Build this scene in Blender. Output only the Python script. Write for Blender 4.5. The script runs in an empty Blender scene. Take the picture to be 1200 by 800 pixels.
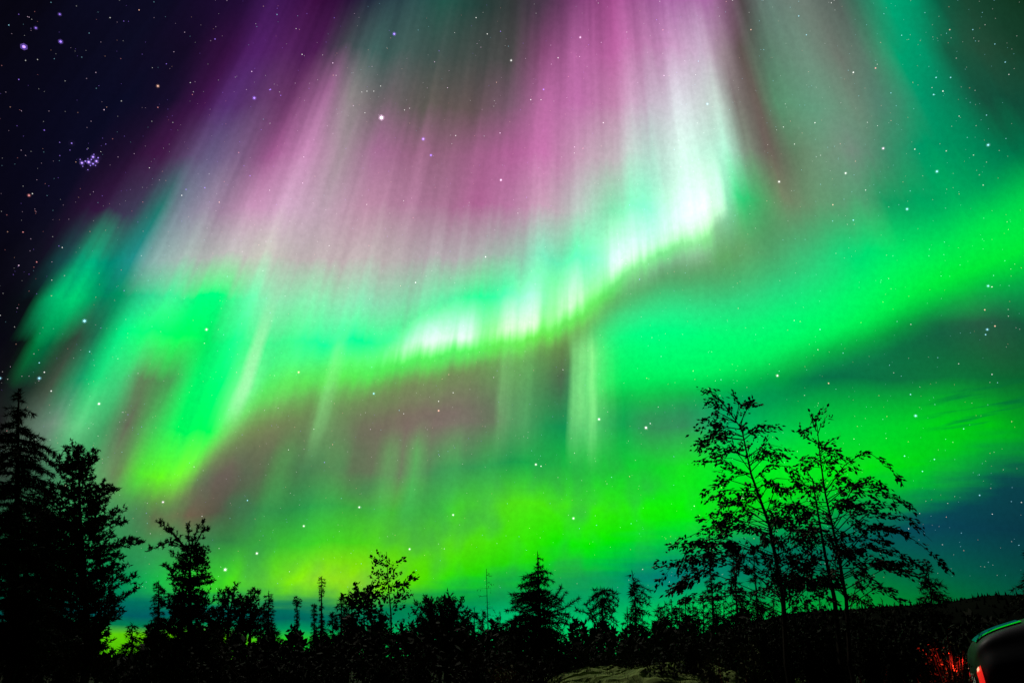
import bpy, math, random
from mathutils import Vector, Matrix

# ------------------------------------------------------------------ camera, world, sun
C = bpy.context.scene.collection
scene = bpy.context.scene
PITCH = math.atan(375/800)                       # horizon low in the frame, camera tilted up at the sky
CAMZ = 1.25
cam_d = bpy.data.cameras.new('camera'); cam = bpy.data.objects.new('camera', cam_d); C.objects.link(cam)
cam_d.sensor_width = 36; cam_d.lens = 24; cam_d.clip_start = 0.05; cam_d.clip_end = 30000
cam.location = (0, 0, CAMZ); cam.rotation_euler = (math.pi/2 + PITCH, 0, 0)
scene.camera = cam
scene.view_settings.view_transform = 'Standard'; scene.view_settings.look = 'None'
scene.view_settings.exposure = 0; scene.view_settings.gamma = 1
scene.view_settings.use_curve_mapping = False
scene.cycles.transparent_max_bounces = 8
scene.cycles.max_bounces = 4

SUN_EL, SUN_ROT = math.radians(52), math.radians(200)
sl = bpy.data.lights.new('fill_sun', 'SUN'); so = bpy.data.objects.new('fill_sun', sl); C.objects.link(so)  # sun lamp added as fill to brighten the rock and shrub leaves
sl.energy = 0.95; sl.angle = math.radians(0.5); sl.color = (1, .97, .84)
so.rotation_euler = (math.pi/2 - SUN_EL, 0, SUN_ROT)

# ---- fixed sky directions.  NORTH = middle of the display, MAGZ = magnetic zenith the rays run to
NORTH = Vector((0, math.cos(PITCH), math.sin(PITCH)))
UPV = Vector((0, -math.sin(PITCH), math.cos(PITCH)))
EAST = Vector((1, 0, 0))
XV, YV = 680, -720
def at(px, py, Y):
    d = NORTH + EAST*((px-600)/800) + UPV*((400-py)/800)
    d = d*(Y/d.y)
    return Vector((d.x, d.y, d.z + CAMZ))
def raypos(x, y):                                # column of the ray that passes here
    return XV + (x-XV)*(400-YV)/(y-YV)

def lin(c):
    return tuple((v/255/12.92) if v/255 <= 0.04045 else ((v/255+0.055)/1.055)**2.4 for v in c)

W = bpy.data.worlds.new('World'); scene.world = W; W.use_nodes = True
nt = W.node_tree; nt.nodes.clear()
W.cycles.sampling_method = 'MANUAL'; W.cycles.sample_map_resolution = 256
N, L = nt.nodes.new, nt.links.new
def sock(v, s):
    if isinstance(v, (int, float)): s.default_value = v
    elif isinstance(v, tuple):
        s.default_value = v if len(s.default_value) == len(v) else (*v, 1)[:len(s.default_value)]
    else: L(v, s)
def M(op, a, b=0.0, c=0.0, clamp=False):
    n = N('ShaderNodeMath'); n.operation = op; n.use_clamp = clamp
    sock(a, n.inputs[0]); sock(b, n.inputs[1]); sock(c, n.inputs[2]); return n.outputs[0]
def dot(v, k):
    n = N('ShaderNodeVectorMath'); n.operation = 'DOT_PRODUCT'; L(v, n.inputs[0]); n.inputs[1].default_value = k
    return n.outputs['Value']
def mixc(a, b, f, blend='MIX'):
    n = N('ShaderNodeMix'); n.data_type = 'RGBA'; n.blend_type = blend; n.clamp_factor = True
    sock(f, n.inputs['Factor']); sock(a, n.inputs[6]); sock(b, n.inputs[7]); return n.outputs[2]
def mr(v, a, b, c=0.0, d=1.0, smooth=True):
    n = N('ShaderNodeMapRange'); n.interpolation_type = 'SMOOTHSTEP' if smooth else 'LINEAR'; n.clamp = True
    sock(v, n.inputs[0]); sock(a, n.inputs[1]); sock(b, n.inputs[2]); sock(c, n.inputs[3]); sock(d, n.inputs[4])
    return n.outputs[0]
X0, X1 = -300.0, 1500.0
def curve(xn, pts, lo, hi):                       # value over ray column, pts = [(column, value)]
    n = N('ShaderNodeFloatCurve'); c = n.mapping.curves[0]
    pp = sorted(((min(max((x-X0)/(X1-X0), 0), 1), (v-lo)/(hi-lo)) for x, v in pts))
    if pp[0][0] > 0.001: pp = [(0, pp[0][1])] + pp
    if pp[-1][0] < .999: pp = pp + [(1, pp[-1][1])]
    while len(c.points) < len(pp): c.points.new(0.5, 0.5)
    for q, (a, b) in zip(c.points, pp): q.location = (a, b); q.handle_type = 'AUTO_CLAMPED'
    n.mapping.update(); L(xn, n.inputs['Value'])
    return M('MULTIPLY_ADD', n.outputs[0], hi-lo, lo)
def ramp(fac, stops, interp='LINEAR'):
    n = N('ShaderNodeValToRGB'); r = n.color_ramp; r.interpolation = interp
    stops = sorted(stops, key=lambda s: s[0])
    assert len(stops) <= 32, len(stops)
    while len(r.elements) < len(stops): r.elements.new(0.5)
    for e, (p, c) in zip(r.elements, stops): e.position = min(max(p, 0), 1); e.color = (*lin(c), 1)
    L(fac, n.inputs[0]); return n.outputs[0]
def noise(vec, scale=1.0, detail=2.0, rough=0.5):
    n = N('ShaderNodeTexNoise'); n.inputs['Scale'].default_value = scale
    n.inputs['Detail'].default_value = detail; n.inputs['Roughness'].default_value = rough
    L(vec, n.inputs['Vector']); return n.outputs['Fac']
def comb(x, y, z=0.0):
    n = N('ShaderNodeCombineXYZ'); sock(x, n.inputs[0]); sock(y, n.inputs[1]); sock(z, n.inputs[2]); return n.outputs[0]

tc = N('ShaderNodeTexCoord'); D = tc.outputs['Generated']
dn = dot(D, NORTH)
dnc = M('MAXIMUM', dn, 0.05)
ys = M('DIVIDE', dot(D, UPV), dnc)               # sky tangent coordinates about NORTH
xs = M('DIVIDE', dot(D, EAST), dnc)
V_ = M('MULTIPLY_ADD', ys, -800, 400)            # down the ray
hx = M('MULTIPLY_ADD', xs, 800, 600)
sden = M('MAXIMUM', M('SUBTRACT', V_, YV), 60)
U_ = M('MULTIPLY_ADD', M('DIVIDE', M('SUBTRACT', hx, XV), sden), 400-YV, XV)   # across the rays
# gentle wander so that nothing runs ruler-straight
w1 = noise(comb(M('MULTIPLY', hx, .008), M('MULTIPLY', V_, .008)), 1, 2)
w2 = noise(comb(M('MULTIPLY', hx, .012), M('MULTIPLY', V_, .012), 7.3), 1, 2)
U = M('ADD', U_, M('MULTIPLY', M('SUBTRACT', w1, .5), 14))
V = M('ADD', V_, M('MULTIPLY', M('SUBTRACT', w2, .5), 26))
un = M('DIVIDE', M('SUBTRACT', U, X0), X1-X0, clamp=True)

# ---- fine rays, stretched along the field lines
rayA = noise(comb(M('MULTIPLY', U_, .030), M('MULTIPLY', V_, .0020)), 1, 2, .5)
rayB = noise(comb(M('MULTIPLY', U_, .095), M('MULTIPLY', V_, .006), 4.0), 1, 2, .5)
rayC = noise(comb(M('MULTIPLY', U_, .022), M('MULTIPLY', V_, .0012), 9.0), 1, 2, .5)
w3_ = noise(comb(M('MULTIPLY', hx, .006), M('MULTIPLY', V_, .006), 21.0), 1, 2)
Vr = M('ADD', V_, M('MULTIPLY', M('SUBTRACT', w3_, .5), 46))
Vr = M('ADD', Vr, M('MULTIPLY', M('SUBTRACT', rayA, .5), 34))
Vr = M('ADD', Vr, M('MULTIPLY', M('SUBTRACT', rayB, .5), 14))
Vsoft = M('ADD', V_, M('MULTIPLY', M('SUBTRACT', w3_, .5), 46))
unr = un
def rows(data, vv):
    col = None; prev = None
    for y, stops in data:
        r = ramp(unr, [((raypos(x, y)-X0)/(X1-X0), c) for x, *c in stops])
        col = r if col is None else mixc(col, r, mr(vv, prev, y, smooth=False))
        prev = y
    return col

# upper sky: purple and pink tops of the rays, white fold, green grey on the right
G1 = rows([
 (0, [(0,6,5,16),(100,9,9,28),(200,11,9,30),(280,28,10,45),(320,58,22,78),(370,55,12,60),(400,40,12,50),(430,25,25,50),(470,42,66,72),(520,34,80,70),(560,34,60,55),(600,50,55,55),(640,70,50,70),(680,120,60,110),(720,150,70,130),(780,165,100,160),(830,170,110,165),(848,130,90,120),(868,82,72,75),(900,100,125,115),(940,110,125,115),(980,85,95,90),(1010,50,120,95),(1040,0,165,115),(1070,0,150,105),(1100,10,90,65),(1130,25,70,50),(1200,15,50,30)]),
 (60, [(0,6,5,16),(150,10,10,30),(220,18,9,33),(270,50,15,60),(300,75,30,95),(330,75,30,85),(370,70,25,75),(400,60,60,70),(440,60,92,88),(480,60,82,78),(540,62,72,68),(600,72,70,70),(640,120,65,105),(680,174,98,154),(720,180,95,155),(780,195,140,185),(820,205,180,205),(845,160,140,150),(868,92,78,76),(900,90,125,105),(940,110,145,125),(980,110,120,110),(1010,90,120,105),(1050,0,160,110),(1080,0,150,105),(1110,20,90,65),(1150,35,75,55),(1200,20,60,40)]),
 (120, [(0,6,5,18),(150,9,10,32),(200,20,12,38),(240,60,20,70),(270,80,45,105),(300,85,50,95),(340,105,55,100),(380,140,90,130),(410,130,125,125),(450,100,90,95),(500,90,85,80),(550,95,80,80),(600,115,84,104),(640,165,94,144),(680,184,108,164),(720,190,130,170),(760,200,180,200),(800,215,220,225),(840,200,220,210),(862,125,120,115),(888,100,88,82),(910,90,145,110),(950,100,155,125),(1000,110,140,120),(1030,80,130,110),(1080,0,150,105),(1120,10,120,85),(1150,20,80,60),(1200,15,75,55)]),
 (180, [(0,6,5,18),(100,9,9,30),(150,30,14,42),(190,60,22,65),(220,80,60,95),(250,100,90,125),(290,115,85,120),(320,150,85,135),(360,185,130,170),(400,160,140,150),(440,150,100,135),(480,150,100,130),(520,140,95,120),(560,152,92,130),(600,166,92,142),(640,184,108,160),(680,190,150,175),(720,195,185,190),(760,180,220,205),(800,215,250,235),(850,180,245,215),(872,130,150,130),(900,105,90,85),(930,100,130,100),(960,110,150,120),(1000,115,140,125),(1040,60,140,105),(1080,0,150,100),(1130,0,140,90),(1200,0,110,70)]),
 (240, [(0,6,5,18),(70,11,10,30),(120,45,20,55),(160,60,60,85),(190,30,110,100),(215,120,130,145),(260,150,125,150),(300,190,140,175),(340,195,160,185),(380,185,160,175),(430,175,130,155),(480,170,120,150),(520,160,110,140),(560,165,95,140),(600,174,116,154),(640,185,150,170),(680,180,200,190),(720,130,235,180),(760,120,255,200),(790,200,255,230),(830,222,255,236),(850,165,255,212),(866,0,220,125),(885,60,190,110),(920,120,125,100),(960,110,150,115),(1010,90,150,115),(1040,20,150,95),(1080,0,160,95),(1130,0,165,90),(1200,0,150,80)]),
 (300, [(0,6,5,15),(52,16,16,30),(80,18,70,70),(108,0,170,120),(136,0,130,110),(160,30,130,125),(185,130,165,160),(230,160,170,165),(270,185,180,180),(300,190,190,180),(350,185,175,175),(400,185,170,172),(450,180,170,170),(500,170,160,165),(550,165,165,165),(600,150,180,165),(640,110,220,175),(680,60,250,170),(710,120,255,190),(740,190,255,220),(780,160,255,200),(820,190,255,215),(845,100,230,130),(870,100,170,105),(910,90,150,100),(950,70,170,115),(1000,0,190,110),(1060,0,200,100),(1120,0,200,90),(1200,0,200,80)]),
 (350, [(0,6,5,14),(42,8,14,18),(62,0,165,98),(88,0,200,110),(118,0,120,85),(140,0,130,85),(170,40,190,130),(200,60,220,140),(230,0,240,120),(260,0,240,120),(290,90,235,160),(320,140,230,175),(370,130,230,170),(430,130,215,170),(480,130,210,165),(530,80,230,155),(560,0,240,140),(590,40,250,160),(620,110,255,180),(650,110,250,140),(690,110,240,130),(760,90,220,120),(850,60,190,110),(1000,0,190,100),(1200,0,160,80)]),
 (400, [(0,6,5,14),(30,8,12,14),(44,0,110,55),(58,0,100,58),(84,45,60,50),(110,20,100,70),(140,0,220,120),(170,10,245,110),(210,0,255,90),(240,0,225,90),(270,20,245,130),(300,70,240,140),(340,60,245,140),(380,20,250,150),(430,0,250,140),(460,20,250,140),(490,40,255,140),(520,60,255,140),(545,70,255,140),(580,110,240,110),(620,120,225,90),(700,120,220,100),(850,60,190,110),(1000,0,190,100),(1200,0,160,80)]),
 (450, [(0,12,10,16),(36,22,42,34),(60,60,75,60),(90,20,140,90),(110,20,200,110),(140,60,190,110),(165,88,112,78),(200,66,150,80),(225,0,240,100),(260,0,255,110),(285,120,240,150),(310,80,240,110),(350,90,230,100),(400,80,235,90),(450,70,240,80),(550,90,240,80),(700,110,220,90),(1000,60,190,90)]),
 (500, [(0,25,20,25),(60,100,130,110),(90,90,190,120),(120,60,150,90),(150,92,92,78),(180,64,185,84),(210,0,250,90),(250,0,240,80),(275,130,230,120),(300,120,210,100),(340,110,190,90),(500,100,210,80),(1000,60,190,90)]),
 (550, [(0,45,45,45),(60,60,110,80),(100,70,160,95),(140,100,120,80),(165,80,220,50),(190,100,255,25),(220,110,250,40),(240,130,205,70),(280,110,180,80),(500,90,190,70)]),
 (600, [(0,45,50,45),(60,60,120,80),(100,50,160,90),(150,80,130,80),(180,110,170,60),(220,110,150,70),(300,90,150,70)]),
], Vr)
# sky under the main arc: brown grey gap, then the low yellow green band
G2 = rows([
 (300, [(0,10,10,16),(300,110,120,95),(700,105,125,90),(760,100,130,90),(850,100,150,95),(920,80,160,105),(1000,0,180,105),(1080,0,190,95),(1200,0,190,80)]),
 (380, [(0,10,14,16),(300,110,115,90),(560,110,115,85),(650,112,112,80),(690,105,130,85),(760,90,140,90),(850,60,160,100),(950,20,150,90),(1050,12,105,66),(1100,22,84,64),(1150,40,78,64),(1200,20,74,54)]),
 (440, [(0,15,14,18),(60,60,75,60),(140,90,90,70),(300,110,125,88),(400,108,130,88),(480,116,112,90),(550,112,108,90),(590,105,140,95),(620,85,145,88),(655,78,100,78),(690,30,170,95),(760,15,160,85),(850,0,132,88),(920,4,112,74),(1000,8,112,68),(1060,12,112,62),(1120,12,115,56),(1200,10,98,46)]),
 (500, [(0,25,20,25),(60,90,120,95),(150,96,98,82),(250,112,116,92),(300,118,122,88),(340,110,112,85),(385,105,140,92),(420,110,110,90),(470,125,105,100),(530,125,110,105),(580,105,118,95),(600,85,150,95),(640,30,150,80),(660,15,145,80),(690,20,175,85),(730,15,165,78),(760,50,145,85),(800,50,140,88),(850,0,180,100),(900,0,192,78),(960,0,206,60),(1040,0,210,42),(1110,0,208,22),(1160,0,195,15),(1200,0,165,25)]),
 (550, [(0,45,45,45),(60,60,110,80),(100,70,150,95),(150,98,104,84),(200,106,96,84),(270,104,95,86),(320,85,108,75),(370,80,115,80),(420,100,110,85),(470,110,115,95),(510,70,140,85),(560,50,150,80),(600,25,155,75),(640,20,180,65),(710,20,205,50),(760,10,212,40),(800,20,222,30),(850,0,230,40),(920,0,240,30),(980,0,235,20),(1050,0,222,12),(1130,0,200,20),(1200,0,180,20)]),
 (600, [(0,40,80,60),(100,50,165,90),(150,70,145,88),(180,100,92,75),(220,110,95,75),(260,82,85,70),(310,50,128,70),(360,40,150,70),(420,60,168,60),(470,70,188,50),(520,60,200,40),(580,80,220,25),(640,70,230,15),(700,50,235,10),(760,20,240,5),(820,0,235,5),(900,0,225,10),(1000,0,200,20)]),
 (640, [(0,20,100,70),(140,20,160,80),(180,50,160,80),(220,60,130,70),(270,50,130,65),(320,60,190,50),(370,62,205,35),(420,75,212,26),(470,88,216,20),(530,84,222,14),(590,62,226,8),(650,20,232,0),(710,0,235,0),(770,0,225,10)]),
 (680, [(0,0,120,80),(140,0,140,90),(200,30,190,60),(260,60,220,20),(320,110,235,0),(370,150,235,0),(420,150,235,0),(470,100,225,0),(530,40,222,0),(590,0,210,5),(700,0,200,20)]),
 (710, [(0,0,120,80),(140,0,140,90),(240,40,200,40),(340,90,215,0),(420,90,215,0),(520,20,210,0)]),
], Vsoft)
# low sky: teal cloud bank and the thin bright strip on the horizon
G3 = rows([
 (560, [(0,0,110,80),(600,0,110,100),(900,0,110,90),(1050,4,95,88),(1120,8,78,82),(1200,10,64,72)]),
 (620, [(0,0,110,80),(600,0,130,90),(760,0,130,100),(850,0,115,100),(930,0,100,92),(1010,2,85,90),(1080,8,68,85),(1200,8,55,68)]),
 (670, [(0,0,120,90),(600,0,150,80),(690,0,140,95),(740,0,118,110),(790,0,118,115),(850,0,130,100),(900,0,112,85),(960,0,105,72),(1030,0,108,62),(1100,2,92,72),(1200,4,72,64)]),
 (705, [(0,0,110,90),(130,0,112,92),(240,0,120,90),(340,0,120,90),(420,0,120,80),(480,0,130,70),(540,0,125,80),(600,0,150,85),(700,0,165,95),(760,0,190,95),(830,0,190,80),(900,0,165,60),(1000,0,150,45),(1100,0,110,48),(1200,0,88,56)]),
 (725, [(0,0,85,88),(180,0,92,95),(330,0,98,92),(370,0,105,92),(450,0,120,85),(520,0,150,90),(600,0,190,110),(700,0,205,110),(800,0,205,90),(1200,0,120,50)]),
 (737, [(0,0,110,70),(200,0,130,80),(350,0,150,90),(450,0,170,90),(560,0,190,100),(700,0,205,100),(900,0,190,70),(1200,0,120,50)]),
 (748, [(0,60,180,20),(130,90,205,10),(180,100,205,0),(270,90,190,0),(330,40,205,30),(450,0,185,80),(560,0,190,95),(700,0,200,90),(1200,0,120,50)]),
 (780, [(0,60,170,10),(150,80,190,0),(270,70,180,0),(350,10,170,60),(700,0,170,70),(1200,0,110,50)]),
], Vsoft)
def E(pts): return [(raypos(x, y), y) for x, y in pts]
e1 = curve(un, E([(-40,500),(30,560),(100,590),(165,580),(200,572),(225,556),(250,524),(280,492),(325,460),(380,448),(440,441),(490,428),(560,416),(640,394),(690,364),(720,338),(790,303),(835,283),(858,262),(880,275),(930,290),(1200,300)]), 200, 650)
e1j = M('ADD', e1, M('MULTIPLY', M('SUBTRACT', rayB, .5), 16))
d1 = M('SUBTRACT', e1j, V)                       # above the lower border of the main arc
wl = curve(un, [(0,70),(150,60),(200,26),(330,40),(400,34),(560,24),(700,30),(840,40),(880,90),(1200,120)], 0, 130)
m1 = mr(d1, M('MULTIPLY', wl, -1), wl)
G1r = mixc((0,0,0,1), G1, 1.0)
rm = M('MULTIPLY_ADD', M('SUBTRACT', rayA, .5), 0.5, 1.02)
rm = M('ADD', rm, M('MULTIPLY', M('SUBTRACT', rayB, .5), .13))
rm = M('ADD', rm, M('MULTIPLY', M('SUBTRACT', rayC, .5), .42))
def scale(c, f):
    n = N('ShaderNodeVectorMath'); n.operation = 'SCALE'; sock(c, n.inputs[0]); sock(f, n.inputs['Scale']); return n.outputs[0]
def addc(a, b):
    n = N('ShaderNodeVectorMath'); n.operation = 'ADD'; sock(a, n.inputs[0]); sock(b, n.inputs[1]); return n.outputs[0]
rm_amt = mr(hx, 860, 960, 1.0, .25)
rmF = M('MULTIPLY_ADD', M('SUBTRACT', rm, 1), rm_amt, 1)
G1s = scale(G1, M('MULTIPLY', rmF, mr(hx, 640, 780, 1.14, 1.0)))
G2s = scale(G2, M('MULTIPLY_ADD', M('SUBTRACT', rm, 1), M('MULTIPLY', rm_amt, .55), 1))
# right band: broad green sheet with a firm lower border
e2 = curve(un, E([(600,500),(670,480),(720,468),(790,463),(860,452),(920,436),(1000,407),(1080,376),(1140,352),(1200,326),(1300,285)]), 200, 650)
blot = noise(comb(M('MULTIPLY', U_, .020), M('MULTIPLY', V_, .012), 31.0), 1, 2, .5)
bl = M('MULTIPLY', mr(blot, .42, .66, 0, .42), M('MULTIPLY', mr(V_, 500, 580), mr(hx, 700, 950, 1, .35)))
G2s = mixc(G2s, (*lin((52,128,82)),1), bl)
d2 = M('SUBTRACT', e2, V)
b2 = M('MULTIPLY', mr(d2, -26, 34), mr(d2, M('MULTIPLY', curve(un, [(650,200),(760,300),(900,130),(1050,150),(1200,80)], 0, 300), .25), curve(un, [(650,125),(760,150),(900,165),(1050,150),(1200,120)], 0, 300), 1, 0))
a2 = curve(un, [(0,0),(655,0),(690,.55),(720,.9),(780,1),(1200,1)], 0, 1)
c2 = ramp(M('DIVIDE', d2, 200, clamp=True), [(0,(0,215,60)),(.12,(0,245,95)),(.3,(0,255,118)),(.5,(0,252,145)),(.75,(0,225,140)),(1,(0,190,110))])
c2 = mixc(c2, ramp(M('DIVIDE', d2, 200, clamp=True), [(0,(0,190,50)),(.15,(0,235,55)),(.35,(0,252,70)),(.6,(0,235,80)),(1,(0,170,90))]), mr(hx, 900, 1150))
sky = mixc(G2s, c2, M('MULTIPLY', b2, a2))
# thin glow just under the arc, then the arc itself
gl = mr(d1, -70, 5, 0, .26)
gl = M('MULTIPLY', gl, curve(un, [(200,0),(320,1),(640,1),(720,.5),(800,0),(1200,0)], 0, 1))
sky = mixc(sky, (*lin((120,225,80)),1), gl)
up_in = M('MULTIPLY', m1, 1.0)
sky2 = mixc(G1s, c2, M('MULTIPLY', b2, mr(hx, 835, 905)))
sky = mixc(sky, sky2, up_in)
# green hem along the border
hem = M('MULTIPLY', mr(d1, -14, 10), mr(d1, 10, 46, 1, 0))
hem = M('MULTIPLY', hem, curve(un, [(200,0),(330,.25),(420,.45),(600,.55),(720,.45),(845,.4),(870,0),(1200,0)], 0, 1))
sky = mixc(sky, (*lin((85,250,70)),1), hem)
# white hot folds
hot_a = curve(un, [(raypos(x, y), v) for x, y, v in [(330,440,0),(420,435,.05),(452,425,.15),(478,415,.6),(500,405,.95),(530,400,1),(556,398,.75),(572,392,.25),(592,385,.8),(622,380,.85),(640,375,.2),(655,360,.45),(672,345,.7),(690,335,.25),(712,320,.5),(735,305,.75),(752,300,.45),(775,290,.5),(800,280,.45),(822,268,.42),(838,258,.4),(848,250,.4),(854,245,0),(1000,250,0)]], 0, 1)
hot_h = curve(un, [(400,50),(500,70),(640,90),(740,100),(800,100),(840,105),(1200,60)], 0, 260)
hot = M('MULTIPLY', M('MULTIPLY', mr(d1, 4, 26), mr(d1, 18, hot_h, 1, 0)), hot_a)
hot = M('MULTIPLY', hot, mr(M('ADD', rayB, M('MULTIPLY', rayA, .5)), .4, .95, .55, 1.15))
sky = addc(sky, scale((.72, 1.0, .68), hot))
# hanging ray below the arc and its faint neighbours
vr = curve(un, [(0,0),(380,0),(390,.12),(399,.38),(408,.1),(416,0),(584,0),(597,.2),(606,.04),(620,.1),(630,0),(662,0),(670,.5),(677,.62),(683,.5),(688,1.0),(693,.7),(702,.25),(716,.08),(730,0),(1200,0)], 0, 1)
vt = M('MULTIPLY', mr(V, 375, 415), mr(V, 470, 560, 1, 0))
sky = mixc(sky, (*lin((150,255,150)),1), M('MULTIPLY', M('MULTIPLY', vr, vt), mr(rayB, .25, .7, .6, 1)))
vr2 = curve(un, [(0,0),(350,0),(372,.2),(392,.05),(430,.16),(450,.03),(470,.05),(484,.28),(495,.1),(509,.42),(522,.08),(548,.2),(562,.03),(585,.14),(600,0),(1200,0)], 0, 1)
vt2 = M('MULTIPLY', mr(V, 480, 540), mr(V, 575, 640, 1, 0))
sky = mixc(sky, (*lin((75,220,95)),1), M('MULTIPLY', vr2, vt2))
# left bright ray at the edge of the green patch
lr = curve(un, [(0,0),(255,0),(288,0),(297,.5),(304,.55),(311,0),(1200,0)], 0, 1)
sky = mixc(sky, (*lin((190,255,190)),1), M('MULTIPLY', M('MULTIPLY', lr, mr(V, 330, 430)), mr(V, 450, 505, 1, 0)))
# teal low sky
e3 = curve(un, E([(0,700),(300,702),(420,700),(560,692),(640,682),(700,668),(760,648),(820,634),(900,618),(960,607),(1060,580),(1130,556),(1200,528)]), 400, 800)
d3 = M('SUBTRACT', e3, V)
w3 = curve(un, [(0,14),(420,16),(560,26),(700,36),(1200,42)], 0, 60)
cloudn = noise(comb(M('MULTIPLY', hx, .012), M('MULTIPLY', V_, .11)), 1, 3)
m3 = mr(M('ADD', d3, M('MULTIPLY', M('SUBTRACT', cloudn, .5), 26)), M('MULTIPLY', w3, -1), w3, 1, 0)
sky = mixc(sky, G3, m3)
# thin dark cloud wisps on the right
ws = M('ADD', V_, M('MULTIPLY', hx, .17))
wn = noise(comb(M('MULTIPLY', hx, .012), M('MULTIPLY', ws, .13), 3.0), 1, 3)
wis = M('MULTIPLY', mr(wn, .50, .68, 0, .55), M('MULTIPLY', mr(ws, 640, 662), mr(ws, 684, 705, 1, 0)))
wis = M('MULTIPLY', wis, mr(hx, 1060, 1130))
sky = mixc(sky, (*lin((0,95,60)),1), wis)
# mottled airglow
mot = noise(comb(M('MULTIPLY', hx, .16), M('MULTIPLY', V_, .14), 2.0), 1, 3, .7)
sky = scale(sky, mr(mot, .2, .8, .90, 1.10, False))
# dark night away from the display
front = mr(dn, .18, .55)
sky = mixc((.0012, .0014, .004, 1), sky, front)
nsky = N('ShaderNodeTexSky'); nsky.sky_type = 'NISHITA'; nsky.sun_disc = False
nsky.sun_elevation = SUN_EL; nsky.sun_rotation = SUN_ROT
bg1 = N('ShaderNodeBackground'); L(nsky.outputs[0], bg1.inputs[0]); bg1.inputs[1].default_value = 0.00004
bg2 = N('ShaderNodeBackground'); L(sky, bg2.inputs[0]); bg2.inputs[1].default_value = 1.0
ad = N('ShaderNodeAddShader'); L(bg1.outputs[0], ad.inputs[0]); L(bg2.outputs[0], ad.inputs[1])
wo = N('ShaderNodeOutputWorld'); L(ad.outputs[0], wo.inputs[0])
#SKYEND

# ------------------------------------------------------------------ materials
def mat(name, base, rough=0.8, var=0.0, vscale=3.0, metallic=0.0, spec=0.2, emit=None, estr=0.0, coat=0.0, base2=None):
    m = bpy.data.materials.new(name); m.use_nodes = True; t = m.node_tree; b = t.nodes['Principled BSDF']
    b.inputs['Roughness'].default_value = rough; b.inputs['Metallic'].default_value = metallic
    b.inputs['Specular IOR Level'].default_value = spec; b.inputs['Coat Weight'].default_value = coat
    if base2 is None: base2 = tuple(v*(1-var) for v in base)
    tx = t.nodes.new('ShaderNodeTexCoord'); nz = t.nodes.new('ShaderNodeTexNoise')
    nz.inputs['Scale'].default_value = vscale; nz.inputs['Detail'].default_value = 4
    t.links.new(tx.outputs['Object'], nz.inputs['Vector'])
    r = t.nodes.new('ShaderNodeValToRGB'); r.color_ramp.elements[0].position = .35; r.color_ramp.elements[1].position = .65
    r.color_ramp.elements[0].color = (*base2, 1); r.color_ramp.elements[1].color = (*base, 1)
    t.links.new(nz.outputs['Fac'], r.inputs[0]); t.links.new(r.outputs[0], b.inputs['Base Color'])
    if emit:
        b.inputs['Emission Color'].default_value = (*emit, 1); b.inputs['Emission Strength'].default_value = estr
    return m
MT = dict(
    needle=mat('spruce needles', (.040,.052,.030), .9, .4, 2, spec=.05),
    pine=mat('pine needles', (.042,.055,.028), .9, .4, 2, spec=.05),
    leaf=mat('birch leaves', (.052,.050,.022), .8, .3, 4, spec=.1, base2=(.045,.030,.016)),
    bark=mat('spruce bark', (.055,.042,.032), .95, .5, 9, spec=.05),
    birchbark=mat('birch bark', (.16,.11,.08), .9, .6, 7, spec=.1),
    pale=mat('lit shrub leaves', (.14,.15,.06), .85, .4, 3, spec=.1),  # brighter copy of the shrub leaves, light on foliage put into the colour
    shrub=mat('shrub leaves', (.022,.028,.013), .85, .4, 3, spec=.1),
    grass=mat('dry grass', (.075,.075,.032), .9, .4, 1.5, spec=.05),
    soil=mat('forest soil', (.045,.040,.026), 1, .5, .6, spec=.03),
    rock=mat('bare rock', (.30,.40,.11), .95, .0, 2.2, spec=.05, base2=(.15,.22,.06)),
    far=mat('distant wood', (.008,.010,.007), 1, .2, .02, spec=0.0),
)
random.seed(7)
R = random.random
def rv(): 
    while True:
        v = Vector((R()*2-1, R()*2-1, R()*2-1))
        if .05 < v.length < 1: return v.normalized()

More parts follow.
